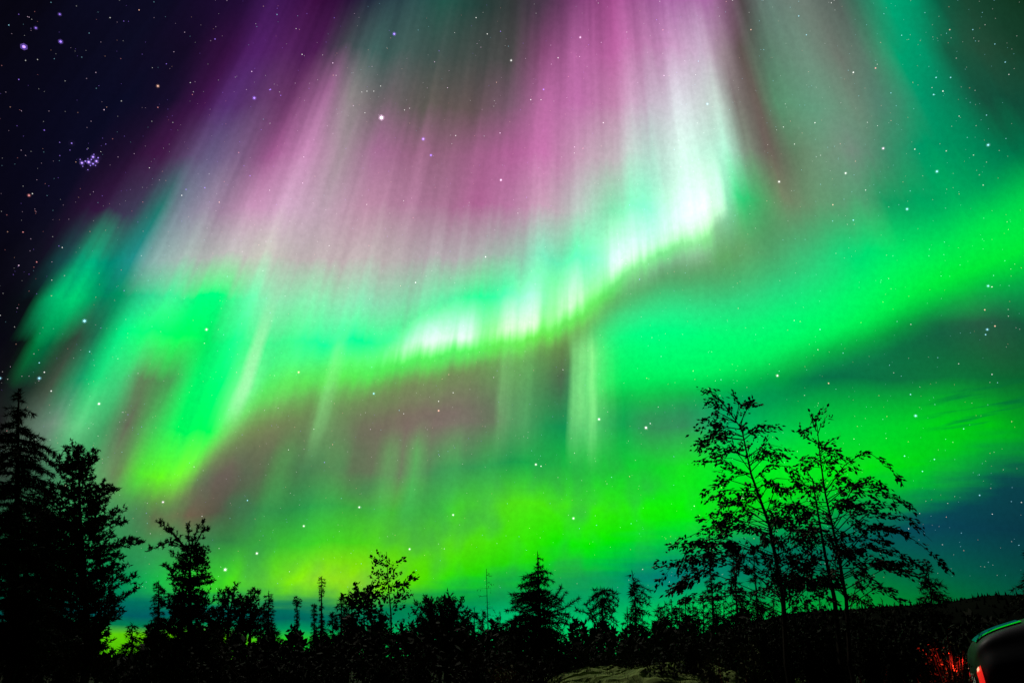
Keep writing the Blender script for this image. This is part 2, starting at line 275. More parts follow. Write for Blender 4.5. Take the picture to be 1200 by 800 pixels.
class MB:
    def __init__(s): s.v = []; s.f = []; s.sm = False
    def tri(s, a, b, c):
        i = len(s.v); s.v += [a, b, c]; s.f.append((i, i+1, i+2))
    def quad(s, a, b, c, d):
        i = len(s.v); s.v += [a, b, c, d]; s.f.append((i, i+1, i+2, i+3))
    def needle(s, p, d, l, w):
        side = d.cross(rv())
        if side.length < 1e-4: return
        side = side.normalized()*(w/2)
        s.tri(p - side, p + side, p + d*l)
    def leafq(s, p, d, l, w):
        side = d.cross(rv())
        if side.length < 1e-4: return
        side = side.normalized()*(w/2)
        s.quad(p, p + d*(l*.45) - side, p + d*l, p + d*(l*.45) + side)
    def tube(s, pts, rads, n=5):
        base = len(s.v)
        for i, p in enumerate(pts):
            d = (pts[min(i+1, len(pts)-1)] - pts[max(i-1, 0)])
            d = d.normalized() if d.length > 1e-6 else Vector((0,0,1))
            a = d.cross(Vector((.3, .9, .1))).normalized(); b = d.cross(a)
            for k in range(n):
                t = 2*math.pi*k/n
                s.v.append(p + a*(math.cos(t)*rads[i]) + b*(math.sin(t)*rads[i]))
        for i in range(len(pts)-1):
            for k in range(n):
                k2 = (k+1) % n
                s.f.append((base+i*n+k, base+i*n+k2, base+(i+1)*n+k2, base+(i+1)*n+k))
        s.f.append(tuple(base+(len(pts)-1)*n+k for k in range(n)))
        s.f.append(tuple(base+k for k in reversed(range(n))))
    def build(s, name, m, parent=None, off=None, smooth=False):
        me = bpy.data.meshes.new(name)
        vs = [(v-off) if off is not None else v for v in s.v]
        me.from_pydata([tuple(v) for v in vs], [], s.f); me.update()
        if smooth: me.polygons.foreach_set('use_smooth', [True]*len(me.polygons))
        me.materials.append(m)
        o = bpy.data.objects.new(name, me); C.objects.link(o)
        if parent: o.parent = parent
        return o
def tag(o, label=None, cat=None, group=None, kind=None):
    if label: o['label'] = label
    if cat: o['category'] = cat
    if group: o['group'] = group
    if kind: o['kind'] = kind
    return o
def empty(name, loc, label, cat, group=None):
    o = bpy.data.objects.new(name, None); C.objects.link(o); o.location = loc; o.empty_display_size = .3
    return tag(o, label, cat, group)

# ------------------------------------------------------------------ ground
def sstep(a, b, x):
    t = min(max((x-a)/(b-a), 0), 1); return t*t*(3-2*t)
def gz(x, y):
    r = math.hypot(x, y)
    z = .12*math.sin(x*.31+1.3)*math.cos(y*.27) + .07*math.sin(x*.9+y*.7)
    z *= sstep(3, 8, r)
    z += .40*sstep(9, 2, abs(x-6.5))*sstep(14, 6, y)          # slight rise where the car stands
    z -= .9*sstep(-4, -30, x)*sstep(30, 70, y)
    if r > 150: z *= max(0, 1-(r-150)/200)
    return z
def ground_sheet():
    mb = MB()
    xs_ = []; v = 0.0; st = .8
    while v < 9000: xs_.append(v); v += st; st *= 1.09
    ax = [-q for q in reversed(xs_[1:])] + xs_
    n = len(ax)
    for yy in ax:
        for xx in ax: mb.v.append(Vector((xx, yy, gz(xx, yy) if math.hypot(xx, yy) < 400 else 0)))
    for j in range(n-1):
        for i in range(n-1): mb.f.append((j*n+i, j*n+i+1, (j+1)*n+i+1, (j+1)*n+i))
    o = mb.build('ground', MT['soil'], smooth=True); o['kind'] = 'structure'
ground_sheet()

def hill():
    mb = MB(); n = 80; pts = []
    for i in range(n+1):
        px = 640 + i*16
        top = 775 - 62*sstep(690, 985, px) - 16*sstep(1000, 1200, px) - 1.5*math.sin(px*.05) - sstep(1200, 1500, px)*30
        Y = 420
        t = at(px, top, Y); f = at(px, 775, Y-160); b = at(px, 775, Y+260)
        f.z = -.5; b.z = -.5
        pts.append((f, f.lerp(t, .6) + Vector((0,0,2)), t, t.lerp(b, .5), b))
    for p in pts: mb.v += list(p)
    for i in range(n):
        for k in range(4):
            a = i*5+k; mb.f.append((a, a+5, a+6, a+1))
    o = mb.build('hill', MT['far'], smooth=True); o['kind'] = 'structure'
    mb = MB()                                       # the wood that covers it, only a jagged rim from here
    for i in range(1500):
        k = R()*n; q = int(min(k, n-1)); fr = k-q
        t = pts[q][2].lerp(pts[q+1][2], fr); b = pts[q][1].lerp(pts[q+1][1], fr)
        p = t.lerp(b, R()**2*.9); h = 1.2 + 1.0*R() + 3.2*R()**6
        w = .7 + .5*R()
        p = p - Vector((0,0,.8))
        ring = [p + Vector((math.cos(a)*w, math.sin(a)*w, 0)) for a in (0, 1.57, 3.14, 4.71)]
        for a in range(4): mb.tri(ring[a], ring[(a+1) % 4], p + Vector((0,0,h)))
    o = mb.build('distant_wood', MT['far'])
    tag(o, 'dark distant conifer wood forming the ridge line at the right', 'wood', kind='stuff')
hill()

# ------------------------------------------------------------------ trees
def interp(tab, y):
    if y <= tab[0][0]: return tab[0][1:]
    for a, b in zip(tab, tab[1:]):
        if y <= b[0]:
            f = (y-a[0])/(b[0]-a[0]); return tuple(u+(v-u)*f for u, v in zip(a[1:], b[1:]))
    return tab[-1][1:]
def tree(name, label, cat, Y, trunk, outline, style='spruce', n=90, droop=.25, tuft=9, dens=1.0, group=None,
         tw=3.0, limbs=(), fill=(.55, 1.05), leaf='needle', bark='bark', k=5, thin=.16, wind=None, start=.12, lw=.9, clump=0):
    """trunk: sky-to-ground points, outline: (height row, left, right) the crown reaches"""
    trunk = sorted(trunk, key=lambda q: q[1])
    sc = at(600, 700, Y).y and (at(601, 700, Y) - at(600, 700, Y)).length
    foot = at(trunk[-1][0], trunk[-1][1], Y); foot.z = gz(foot.x, foot.y) - .05
    root = empty(name, foot, label, cat, group)
    tb = MB(); cr = MB()
    tp = [at(x, y, Y) for x, y in trunk]
    if tp[-1].z > foot.z + .05: tp.append(foot.copy())
    tp = [p + Vector(((R()-.5)*sc*1.2, 0, 0)) if 0 < i < len(tp)-1 else p for i, p in enumerate(tp)]
    ln = len(tp)
    H0, H1 = tp[0].z, tp[-1].z
    tb.tube(tp, [max(.25*sc, tw*sc*(.12 + .88*(H0-p.z)/(H0-H1+1e-6))) for p in tp], 6)
    tab_t = [(y, x) for x, y in trunk]
    y0, y1 = outline[0][0], outline[-1][0]
    wt = []
    for i in range(40):
        yy = y0 + (y1-y0)*(i+.5)/40; l, r = interp(outline, yy); wt.append((r-l)+4)
    tot = sum(wt)
    def spray(p, d, size, kk):
        for _ in range(kk):
            if style == 'spruce': q = (d*.75 + rv()*.9 + Vector((0,0,-.15))).normalized()
            elif style == 'pine': q = (d*.35 + rv() + Vector((0,0,.25))).normalized()
            else: q = (d*.9 + rv()*.8 + Vector((0,0,-.25)) + (wind or Vector())).normalized()
            l = size*(.55 + .7*R())
            if style == 'birch': cr.leafq(p + rv()*size*.55, q, l, l*thin)
            else: cr.needle(p, q, l, l*thin)
    def limb(p0, pts, r0, size, kk, start):
        chain = [p0] + pts
        tb.tube(chain, [r0*(1-.8*i/(len(chain)-1)) for i in range(len(chain))], 3)
        if style == 'birch' and clump:
            tot_l = sum((b-a).length for a, b in zip(chain, chain[1:]))
            for c_ in range(max(2, int(tot_l/(size*2.6)*dens*2))):
                f = start + (.97-start)*R(); f = min(f, .999)*(len(chain)-1); q = int(f)
                c0 = chain[q].lerp(chain[q+1], f-q); d = (chain[q+1]-chain[q]).normalized()
                d = (d + (wind or Vector())*.6 + Vector((0,0,-.2))).normalized()
                tb.tube([c0, c0 + d*size*1.3 + rv()*size*.5], [.12*sc, .05*sc], 3)
                for _ in range(int(clump*(.4+R()))):
                    w = c0 + d*random.gauss(.5, .8)*size + rv()*size*.55
                    cr.leafq(w, (d + rv()*.7).normalized(), size*(.55+.7*R()), size*thin*(.6+.7*R()))
            return
        if style == 'pine' and clump:
            tot_l = sum((b-a).length for a, b in zip(chain, chain[1:]))
            for c_ in range(max(2, int(tot_l/size*dens))):
                f = min(start + (1.02-start)*R()**.7, .999)*(len(chain)-1); q = int(f)
                c0 = chain[q].lerp(chain[q+1], f-q) + rv()*size*.35*R(); d = (chain[q+1]-chain[q]).normalized()
                e = (d*.5 + rv()*.8 + Vector((0,0,.5))).normalized(); ll = size*(.4+.9*R())
                tb.tube([c0, c0+e*ll], [.10*sc, .05*sc], 3)
                for _ in range(int(clump*(.5+R()))):
                    cr.needle(c0 + e*ll*R(), (e*.6 + rv()).normalized(), size*(.35+.4*R()), size*.22)
            return
        for a, b in zip(chain, chain[1:]):
            seg = (b-a).length; d = (b-a).normalized()
            m = max(1, int(seg/(size*.30)*dens))
            for j in range(m):
                f = (j+R())/m
                if a is p0 and f < start: continue
                spray(a.lerp(b, f), d, size, kk)
        spray(chain[-1], (chain[-1]-chain[-2]).normalized(), size, kk*2)
    for i in range(n):
        u = R()*tot; q = 0
        while u > wt[q] and q < 39: u -= wt[q]; q += 1
        yt = y0 + (y1-y0)*(q + R())/40
        l, r = interp(outline, yt); tx = interp(tab_t, yt)[0]
        az = R()*2*math.pi; ca, sa = math.cos(az), math.sin(az)
        side = (r-tx) if ca > 0 else (tx-l)
        avg = (r-l)/2
        rad = max(2.0, abs(ca)*side + abs(sa)*avg)*(fill[0] + (fill[1]-fill[0])*R())
        rad_w = rad*sc
        dr = droop + ((R()-.5)*.7 if style == 'birch' and clump else 0)
        yb = min(max(yt - dr*rad, trunk[0][1]+1), trunk[-1][1])
        bx = interp(tab_t, yb)[0]
        p0 = at(bx, yb, Y)
        cz = at(bx + ca*rad, yt, Y)
        tip = Vector((cz.x, Y + sa*rad_w, cz.z))
        mid = p0.lerp(tip, .55) + Vector((0, 0, (.20 if style == 'birch' and clump else .10 if droop > 0 else -.12)*rad_w)) + rv()*rad_w*(.13 if style == 'birch' else .06)
        limb(p0, [mid, tip], max(.2*sc, lw*sc*min(1, rad/40)), tuft*sc*(.75+.5*R()), k, start)
    for pts in limbs:
        dy = (R()-.5)*4*sc
        ws = [at(x, y, Y) for x, y in pts]
        ws = [w + Vector((0, dy*i/len(ws), 0)) for i, w in enumerate(ws)]
        limb(ws[0], ws[1:], lw*1.1*sc, tuft*sc, k+2, .1)
    # leading shoot
    if style != 'birch':
        for j in range(8): spray(tp[0] - Vector((0,0,j*tuft*sc*.3)), Vector((0,0,1)), tuft*sc*.8, 3)
    tb.build('trunk', MT[bark], root, foot); cr.build('crown', MT[leaf], root, foot)
    return root

# --- left edge
tree('spruce_tree', 'tall pointed black spruce at the far left edge of the forest', 'spruce', 24,
     [(22,455),(20,600),(16,775)], [(457,18,26),(480,8,38),(500,0,46),(530,-12,50),(575,-20,58),(620,-35,62),(700,-45,70),(790,-55,70)], n=420, droop=.22, tuft=7.5, dens=1.2, tw=6, k=6, fill=(.45,1.08))
tree('spruce_tree', 'slim dense spruce with a blunt tip between the tallest spruce and the broad pine', 'spruce', 30,
     [(52,563),(51,775)], [(565,47,57),(590,42,62),(625,36,68),(700,28,76),(790,20,84)], n=300, droop=.15, tuft=6, dens=1.4, tw=5, k=6)
tree('pine_tree', 'broad ragged pine with upright tufts and one long limb reaching right', 'pine', 22,
     [(92,521),(94,600),(100,690),(104,775)], [(524,72,108),(545,66,116),(575,60,124),(605,58,130),(640,60,142),(680,64,145),(710,62,128),(775,56,112),(795,50,112)], style='pine', n=330, droop=-.28, tuft=7, dens=2.3, tw=5, clump=18, leaf='pine', fill=(.3,1.1),
     limbs=[[(98,650),(130,640),(150,634),(167,636)],[(100,680),(130,668),(152,684)],[(92,560),(84,540),(75,524)],[(94,560),(104,540),(112,528)],[(96,600),(116,582),(131,574)],[(98,625),(124,600),(134,601)],[(94,550),(66,545)],[(102,690),(125,700),(140,706)],[(96,655),(128,650),(143,653)]])
tree('spruce_tree', 'stunted little spruce low in the bright gap beside the broad pine', 'spruce', 34,
     [(155,731),(154,778)], [(733,151,159),(748,146,164),(765,140,168),(785,134,172)], n=60, tuft=6, tw=2.5)
tree('spruce_tree', 'narrow column spruce standing left of the crooked pine', 'spruce', 30,
     [(186,680),(186,778)], [(682,182,190),(700,180,192),(720,179,193),(740,172,198),(790,164,204)], n=330, droop=.1, tuft=3.2, dens=1.3, tw=3, k=6)
tree('pine_tree', 'crooked pine with a hooked club top leaning left over its thick trunk', 'pine', 26,
     [(226,632),(222,660),(222,720),(224,778)], [(628,206,236),(645,203,240),(665,202,242),(690,201,240),(715,199,244),(745,192,252),(790,182,262)], style='pine', n=330, droop=-.05, tuft=5.5, dens=2.4, tw=5, clump=17, leaf='pine', fill=(.3,1.08),
     limbs=[[(222,650),(208,632),(196,618),(186,612)],[(216,640),(200,634),(186,640),(174,645)],[(224,640),(230,622),(238,611)],[(222,640),(220,622),(222,616)],[(228,640),(236,624),(243,620)],[(216,640),(204,625),(196,622)],[(214,690),(202,672),(194,662)],[(212,720),(196,708),(188,708)]])
for lab, Y, tr, ol, nn, lm in [
  ('open crowned small pine between the crooked pine and the bushy pine', 32, [(268,690),(266,778)], [(690,262,276),(702,256,282),(716,252,284),(735,250,282),(750,254,280)], 70, [[(268,720),(274,695),(278,682)],[(267,715),(258,700)]]),
  ('bushy round small pine left of a slim dark spruce spire', 33, [(294,690),(292,778)], [(690,290,300),(702,284,305),(720,280,310),(745,282,308)], 80, [[(293,720),(300,705),(304,696)]])]:
    tree('pine_tree', lab, 'pine', Y, tr, ol, style='pine', n=int(nn*1.3), droop=-.3, tuft=6, dens=1.9, tw=3, leaf='pine', limbs=lm, clump=14)
tree('spruce_tree', 'slim dark spire spruce at the right end of the small pine clump', 'spruce', 34,
     [(315,692),(314,778)], [(694,312,318),(710,310,320),(728,308,321),(750,304,322),(785,298,328)], n=240, droop=.1, tuft=3, dens=1.3, tw=2.5)
tree('spruce_tree', 'knee high young spruce in the gap right of the spire spruce', 'spruce', 36,
     [(322,733),(322,778)], [(735,320,324),(750,316,328),(785,308,334)], n=50, tuft=5, tw=2)
tree('spruce_tree', 'thin dead stemmed spruce with a small club top standing alone', 'spruce', 36,
     [(348,698),(348,778)], [(699,345,351),(706,344,352),(714,346,351),(730,346,350),(750,345,351),(760,342,354),(785,336,360)], n=220, droop=.1, tuft=2.6, dens=1.5, tw=2.6)
tree('spruce_tree', 'shorter of the two needle thin spruces standing close together', 'spruce', 37,
     [(368,707),(368,778)], [(708,366,371),(718,365,371),(740,365,371),(760,361,374),(785,356,380)], n=220, droop=.1, tuft=2.6, dens=1.4, tw=2.4)
tree('spruce_tree', 'tallest needle thin spruce with a knobbed tip and bare stem', 'spruce', 36,
     [(377,675),(377,778)], [(676,374,380),(684,374,380),(690,375,379),(720,375,379),(732,374,380),(737,370,384),(750,370,384),(785,362,392)], n=260, droop=.1, tuft=2.6, dens=1.4, tw=2.6)
for lab, x, y, w in [('small pointed spruce just left of the twin spruce spires', 390, 717, 5), ('left one of the twin spruce spires beside the leafy bush', 400, 696, 6), ('right one of the twin spruce spires beside the leafy bush', 409, 691, 6)]:
    tree('spruce_tree', lab, 'spruce', 35+R()*3, [(x,y),(x,778)], [(y+1,x-2,x+2),(y+14,x-w*.8,x+w*.8),(y+40,x-w*1.2,x+w*1.2),(785,x-w*2.6,x+w*2.6)], n=110, droop=.12, tuft=5, dens=1.3, tw=2.5)
tree('shrub_tree', 'dense leafy young tree crowding the left side of the slender birch', 'tree', 33,
     [(426,688),(427,778)], [(686,416,436),(698,410,442),(715,410,446),(740,408,446),(785,402,450)], style='birch', n=75, droop=-.5, tuft=6, dens=.9, tw=2.2, leaf='leaf', k=2, thin=.6, start=.3,
     limbs=[[(426,710),(420,695),(417,687)],[(427,705),(434,690),(437,684)]])
tree('birch_tree', 'slender birch sapling with sparse leaves standing clear against the yellow green glow', 'birch', 30,
     [(453,646),(455,680),(458,720),(459,778)], [(645,440,462),(660,434,474),(675,432,482),(690,440,480),(705,442,470),(725,438,480),(745,436,482)], style='birch', n=64, droop=-.45, tuft=4.6, dens=.5, tw=1.9, leaf='leaf', bark='birchbark', k=2, thin=.6, start=.45, lw=.35)
tree('shrub_tree', 'wide round topped dark bush tree between the birch sapling and dead sapling', 'tree', 31,
     [(516,705),(516,778)], [(700,500,530),(710,488,542),(722,486,547),(740,486,548),(785,482,552)], style='pine', n=210, droop=-.35, tuft=6, dens=2.0, tw=3, leaf='pine', clump=15,
     limbs=[[(516,730),(522,710),(526,698)],[(516,730),(506,715),(502,704)],[(518,735),(536,715),(543,702)]])
for lab, x, y in [('tiny spruce tip at the right foot of the wide round bush tree', 556, 712), ('tiny spruce tip directly left of the dead sapling', 566, 716), ('sharp small spruce between the dead sapling and the large spruce', 586, 717), ('tiny spruce touching the left skirt of the large spruce', 597, 726)]:
    tree('spruce_tree', lab, 'spruce', 34, [(x,y),(x,778)], [(y+1,x-1,x+1),(y+12,x-4,x+4),(y+26,x-6,x+6),(785,x-12,x+12)], n=80, droop=.15, tuft=5, tw=2)
tree('dead_tree', 'bare dead sapling with short level twigs and no leaves', 'dead tree', 29,
     [(570,666),(571,700),(573,778)], [(670,568,573),(685,562,580),(692,560,590),(705,563,578),(735,566,580)], style='birch', n=26, droop=.12, tuft=2.6, dens=.25, tw=1.2, k=1, leaf='leaf', thin=.3, start=.5, lw=.22)
tree('spruce_tree', 'large pointed spruce with spreading open boughs in the middle of the treeline', 'spruce', 27,
     [(630,648),(632,700),(633,778)], [(650,628,633),(665,622,640),(680,616,646),(690,607,648),(700,603,652),(712,608,660),(730,600,668),(790,590,680)], n=250, droop=.05, tuft=5.5, dens=1.1, tw=4, k=6, fill=(.4,1.1),
     limbs=[[(632,718),(650,700),(657,688)],[(633,720),(655,705),(663,694)],[(633,722),(662,712),(678,701)],[(632,706),(615,698),(602,697)],[(632,725),(605,714),(594,715)]])
tree('pine_tree', 'mop headed little pine with drooping crown right of the large spruce', 'pine', 30,
     [(706,690),(706,730),(702,778)], [(689,700,712),(695,694,720),(705,690,724),(715,691,724),(726,694,721),(742,697,716)], style='pine', n=52, droop=.5, tuft=5, dens=.9, tw=2.6, leaf='pine', thin=.22,
     limbs=[[(704,740),(688,718),(676,715)],[(704,735),(694,720),(686,708)]])
tree('spruce_tree', 'tiny pointed spruce between the mop headed pine and the broken snag', 'spruce', 33, [(735,713),(735,778)], [(714,734,736),(726,731,739),(740,728,742),(785,724,748)], n=70, droop=.12, tuft=5, tw=2)
tree('spruce_tree', 'leaning broken snag with a bushy crown on its right side', 'spruce', 30,
     [(741,671),(744,700),(746,778)], [(672,740,743),(682,740,754),(690,742,761),(705,743,762),(718,744,760),(740,738,766),(785,732,772)], n=130, droop=.3, tuft=6, dens=1.2, tw=2.4)
# --- row of small spruces running to the right
row_y = [(771,708),(779,705),(787,702),(796,707),(803,698),(812,706),(824,700),(836,704),(848,701),(870,705),(893,706),(906,702),(930,707),(945,703),(960,700),(1004,704),(1020,707),(1034,703),(1048,706)]
for i, (x, y) in enumerate(row_y):
    w = 5 + 2*R()
    tree('spruce_tree', 'small dark pointed spruce in the black row below the wind blown birches', 'spruce', 33+R()*5, [(x,y),(x+1,778)], [(y+1,x-1,x+1),(y+12,x-w*.7,x+w*.7),(y+30,x-w,x+w),(785,x-w*2,x+w*2)], n=75, droop=.12, tuft=5, tw=2, group='small spruces in a row under the birches')
for lab, x, y, x2 in [('tall column spruce behind the lowest left boughs of the wind blown birch', 831, 645, 838), ('thin column spruce behind the middle of the left wind blown birch', 858, 632, 868), ('short dark column spruce touching the trunk of the left wind blown birch', 883, 645, 890)]:
    tree('spruce_tree', lab, 'spruce', 32, [(x,y),((x+x2)/2,700),(x2,778)], [(y+1,x-2,x+2),(y+12,x-5,x+5),(y+30,x-5,x+6),(700,x-4,x2+6),(740,x-8,x2+10),(785,x-14,x2+14)], n=120, droop=.1, tuft=5, dens=1.1, tw=2.4)
tree('spruce_tree', 'lone small spruce at the right beneath the last drooping birch bough', 'spruce', 30,
     [(1086,659),(1092,700),(1094,778)], [(661,1084,1089),(675,1084,1096),(690,1082,1104),(705,1080,1110),(785,1070,1124)], n=150, droop=.15, tuft=6, dens=1.3, tw=2.6)
tree('spruce_tree', 'spruce cut off by the right edge with only its boughs in view', 'spruce', 26,
     [(1226,600),(1226,778)], [(602,1224,1228),(650,1208,1244),(690,1200,1252),(740,1194,1258)], n=90, droop=.2, tuft=8, tw=4)
# --- the two wind blown birches
wl_, wr_ = Vector((-.9,0,-.35)), Vector((.9,0,-.3))
tree('birch_tree', 'large birch with a bent trunk, its leafy boughs blown toward the left', 'birch', 19,
     [(836,462),(852,478),(869,503),(880,555),(901,615),(918,699),(922,778)],
     [(462,826,848),(478,824,880),(505,818,890),(530,816,905),(560,824,925),(585,828,940),(610,812,948),(640,790,945),(665,784,940),(690,796,950),(708,800,955)],
     style='birch', n=112, droop=-.12, tuft=6.2, dens=.62, tw=3.6, leaf='leaf', clump=15, fill=(.3,1.08), thin=.46, wind=wl_*.5, start=.35, lw=.8,
     limbs=[[(869,503),(850,500),(834,508),(819,526)],[(872,515),(850,512),(830,522)],[(880,555),(858,548),(838,552)],[(886,575),(852,574),(826,588)],[(893,595),(855,600),(822,606)],
            [(900,625),(865,610),(830,618),(800,632),(786,640)],[(905,650),(860,640),(820,650),(790,660),(774,680)],[(905,655),(850,650),(808,672),(796,690)],[(860,490),(846,470),(826,456)],[(868,500),(872,485),(879,473)],
            [(885,560),(905,545),(925,546),(940,556)],[(888,572),(910,560),(935,562)],[(880,545),(892,525),(902,512)],[(895,600),(920,590),(940,592)],[(906,640),(925,625),(950,620)],[(845,470),(838,460),(822,456)],[(856,484),(840,474),(828,470)],[(862,492),(866,476),(862,462)],[(872,515),(890,500),(905,498)],[(876,535),(856,528),(842,534)],[(876,535),(898,520),(916,524)],[(898,610),(925,606),(948,612)]])
r2 = tree('birch_tree', 'large twin stemmed birch with long boughs streaming to the right', 'birch', 19.5,
     [(955,488),(957,500),(962,545),(967,580),(981,640),(992,702),(996,778)],
     [(494,948,966),(515,944,972),(540,940,990),(560,935,1010),(585,932,1030),(610,930,1050),(635,935,1062),(660,940,1085),(685,935,1095),(706,930,1080)],
     style='birch', n=102, droop=-.06, tuft=6.2, dens=.58, tw=3, leaf='leaf', clump=15, fill=(.3,1.05), thin=.46, wind=wr_*.5, start=.38, lw=.8,
     limbs=[[(975,620),(1000,570),(1020,558),(1043,573)],[(968,575),(990,545),(1015,528),(1040,545),(1052,560)],[(978,625),(1010,590),(1045,592),(1076,614)],[(985,660),(1020,615),(1055,622),(1080,638),(1100,656),(1114,674)],
            [(970,590),(995,568),(1030,572),(1062,592)],[(985,655),(1015,640),(1050,645),(1085,668)],[(985,675),(1020,655),(1060,662),(1100,690)],[(962,545),(950,535),(938,538)],[(966,572),(945,560),(930,566)],[(958,510),(962,498),(970,486)],[(957,505),(952,494),(948,484)],[(958,520),(945,512),(936,498)],[(960,530),(975,515),(986,510)],[(956,500),(957,490),(961,480)],[(955,585),(940,572),(926,575)],[(954,565),(946,552),(950,540)],[(970,600),(1010,575),(1050,580),(1072,600)],[(980,630),(1020,600),(1062,606),(1092,634)],[(980,640),(955,620),(938,625)],[(986,668),(964,650),(945,655)]])
# second stem
mb = MB(); off = Vector(r2.location)
st = [at(x, y, 19.6) for x, y in [(952,560),(955,580),(967,650),(978,702),(986,778)]]
mb.tube(st, [.015,.02,.04,.055,.08], 6); mb.build('stem', MT['bark'], r2, off)

# ------------------------------------------------------------------ rock, undergrowth, shrubs
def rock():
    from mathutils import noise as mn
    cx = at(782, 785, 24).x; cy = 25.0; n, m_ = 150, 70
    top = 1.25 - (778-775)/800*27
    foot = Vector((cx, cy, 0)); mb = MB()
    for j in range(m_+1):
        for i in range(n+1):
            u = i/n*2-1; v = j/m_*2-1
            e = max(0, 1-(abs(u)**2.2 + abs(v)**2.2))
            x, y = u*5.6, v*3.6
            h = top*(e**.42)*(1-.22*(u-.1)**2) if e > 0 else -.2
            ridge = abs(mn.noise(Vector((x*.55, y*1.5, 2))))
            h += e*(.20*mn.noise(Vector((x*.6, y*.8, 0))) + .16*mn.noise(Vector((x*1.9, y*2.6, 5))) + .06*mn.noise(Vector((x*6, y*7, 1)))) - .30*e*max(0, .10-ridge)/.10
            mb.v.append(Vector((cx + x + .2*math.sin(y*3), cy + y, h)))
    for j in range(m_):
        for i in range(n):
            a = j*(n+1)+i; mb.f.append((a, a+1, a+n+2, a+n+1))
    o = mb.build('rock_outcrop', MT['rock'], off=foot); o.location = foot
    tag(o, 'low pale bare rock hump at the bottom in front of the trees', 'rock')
    gr = MB()                                      # tufts rooted in the cracks and around the foot of the rock
    for i in range(420):
        v = mb.v[int(R()*len(mb.v))]
        if v.z < .2: continue
        for _ in range(9): gr.needle(v + Vector(((R()-.5)*.2, (R()-.5)*.2, -.03)), (Vector((0,0,1)) + rv()*.5).normalized(), .10+.16*R(), .02)
    g = gr.build('rock_grass', MT['grass'])
    tag(g, 'thin grass tufts growing in the cracks of the pale rock', 'grass', kind='stuff')
rock()

def undergrowth():
    mb = MB()
    # low thicket that closes the feet of the trees: leafy shoots over a broad belt, thinner in the bright gap at left
    for i in range(30000):
        px = -80 + 1360*R(); Y = 26 + 26*R()
        gap = (112 < px < 168)
        top = 748 + 6*math.sin(px*.07) + 7*math.sin(px*.19+2) + 6*math.sin(px*.53) + 5*math.sin(px*1.3+1) - 12*sstep(600, 900, px) - 8*sstep(380, 420, px)*sstep(620, 560, px)
        if 316 < px < 388: top += 9
        if px < 112: top = 735
        if gap: top = 772
        py = top + (R()**1.3)*(58 if not gap else 28)
        p = at(px, py, Y)
        if p.z < gz(p.x, p.y): p.z = gz(p.x, p.y) + .05
        l = .16+.22*R()
        for _ in range(2): mb.leafq(p, (rv()+Vector((0,0,.7))).normalized(), l, l*.5)
    # stems down to the ground keep it rooted
    for i in range(700):
        px = -80 + 1360*R(); Y = 26 + 26*R()
        t = at(px, 760 + 10*R() if not 112 < px < 168 else 776, Y); b = Vector((t.x, t.y, gz(t.x, t.y)))
        if t.z > b.z: mb.tube([b, t], [.02, .01], 3)
    o = mb.build('undergrowth', MT['shrub'])
    tag(o, 'black tangled undergrowth closing the feet of the whole treeline', 'undergrowth', kind='stuff')
undergrowth()

def grass():
    mb = MB()
    for i in range(26000):
        Y = (9 + 19*R()) if R() < .8 else 7.6 + 3*R(); px = -60 + 1320*R()
        x = at(px, 775, Y).x
        if ((x-at(782,785,24).x)/5.1)**2 + ((Y-25)/3.2)**2 < 1 and R() < .93: continue
        z = gz(x, Y); h = .25 + .5*R()*R()
        b = Vector((x, Y, z)); d = (Vector((R()-.5, R()-.5, 1.6))).normalized()
        if R() < .10: h += .45
        mb.needle(b, d, h, .02 + .02*R())
    o = mb.build('grass', MT['grass'])
    tag(o, 'rough dry grass on the dark clearing floor', 'grass', kind='stuff')
grass()

def shrub(label, px, py, Y, w, group=None, n=60, size=5.0, leaf='shrub'):
    sc = (at(601,700,Y)-at(600,700,Y)).length
    top = at(px, py, Y); foot = Vector((top.x, Y, gz(top.x, Y)))
    root = empty('shrub', foot, label, 'shrub', group)
    tb, cr = MB(), MB(); H = max(.3, top.z-foot.z)
    for i in range(n):
        az = R()*6.283; rr = math.sqrt(R())*w*sc
        hgt = H*(.35 + .65*R())*(1 - .35*(rr/(w*sc))**2)
        tip = foot + Vector((math.cos(az)*rr, math.sin(az)*rr*.8, hgt))
        mid = foot.lerp(tip, .5) + Vector((-math.cos(az)*rr*.15, 0, .05*H))
        tb.tube([foot + rv()*.04, mid, tip], [.014, .01, .005], 3)
        for j in range(16):
            f = .3 + .7*R(); p = (mid.lerp(tip, (f-.5)*2) if f > .5 else foot.lerp(mid, f*2)) + rv()*size*sc*.9
            l = size*sc*(.6+.6*R()); cr.leafq(p, (rv()+Vector((0,0,.3))).normalized(), l, l*.55)
    tb.build('stems', MT['bark'], root, foot); cr.build('foliage', MT[leaf], root, foot)
for i in range(26):
    px = 20 + i*47 + 20*R()
    if 108 < px < 172 or 1060 < px: continue
    shrub('dark rounded shrub in the black undergrowth at the foot of the trees', px, 738 + 14*R(), 22+6*R(), 22+10*R(), 'dark shrubs at the foot of the trees', n=50)
for px, py, w in [(884,694,22),(906,700,20),(936,697,24),(962,692,22),(1004,694,26),(1034,700,24),(1060,704,22),(852,702,22),(806,708,22)]:
    shrub('dense dark thicket shrub hiding the trunk feet of the wind blown birches', px, py, 21.5+2*R(), w, 'thicket shrubs around the feet of the birches', n=90, size=5)
shrub('dim green leafy shrub on the left shoulder of the rock, half hidden', 590, 765, 21, 16, n=36, size=4.5, leaf='pale')
shrub('dim green young shrub with visible leaves at the right end of the rock', 832, 738, 17, 24, n=42, size=5.5, leaf='pale')
shrub('broad dim green shrub right of the rock under the left birch', 872, 728, 18, 28, n=60, size=5.5, leaf='pale')
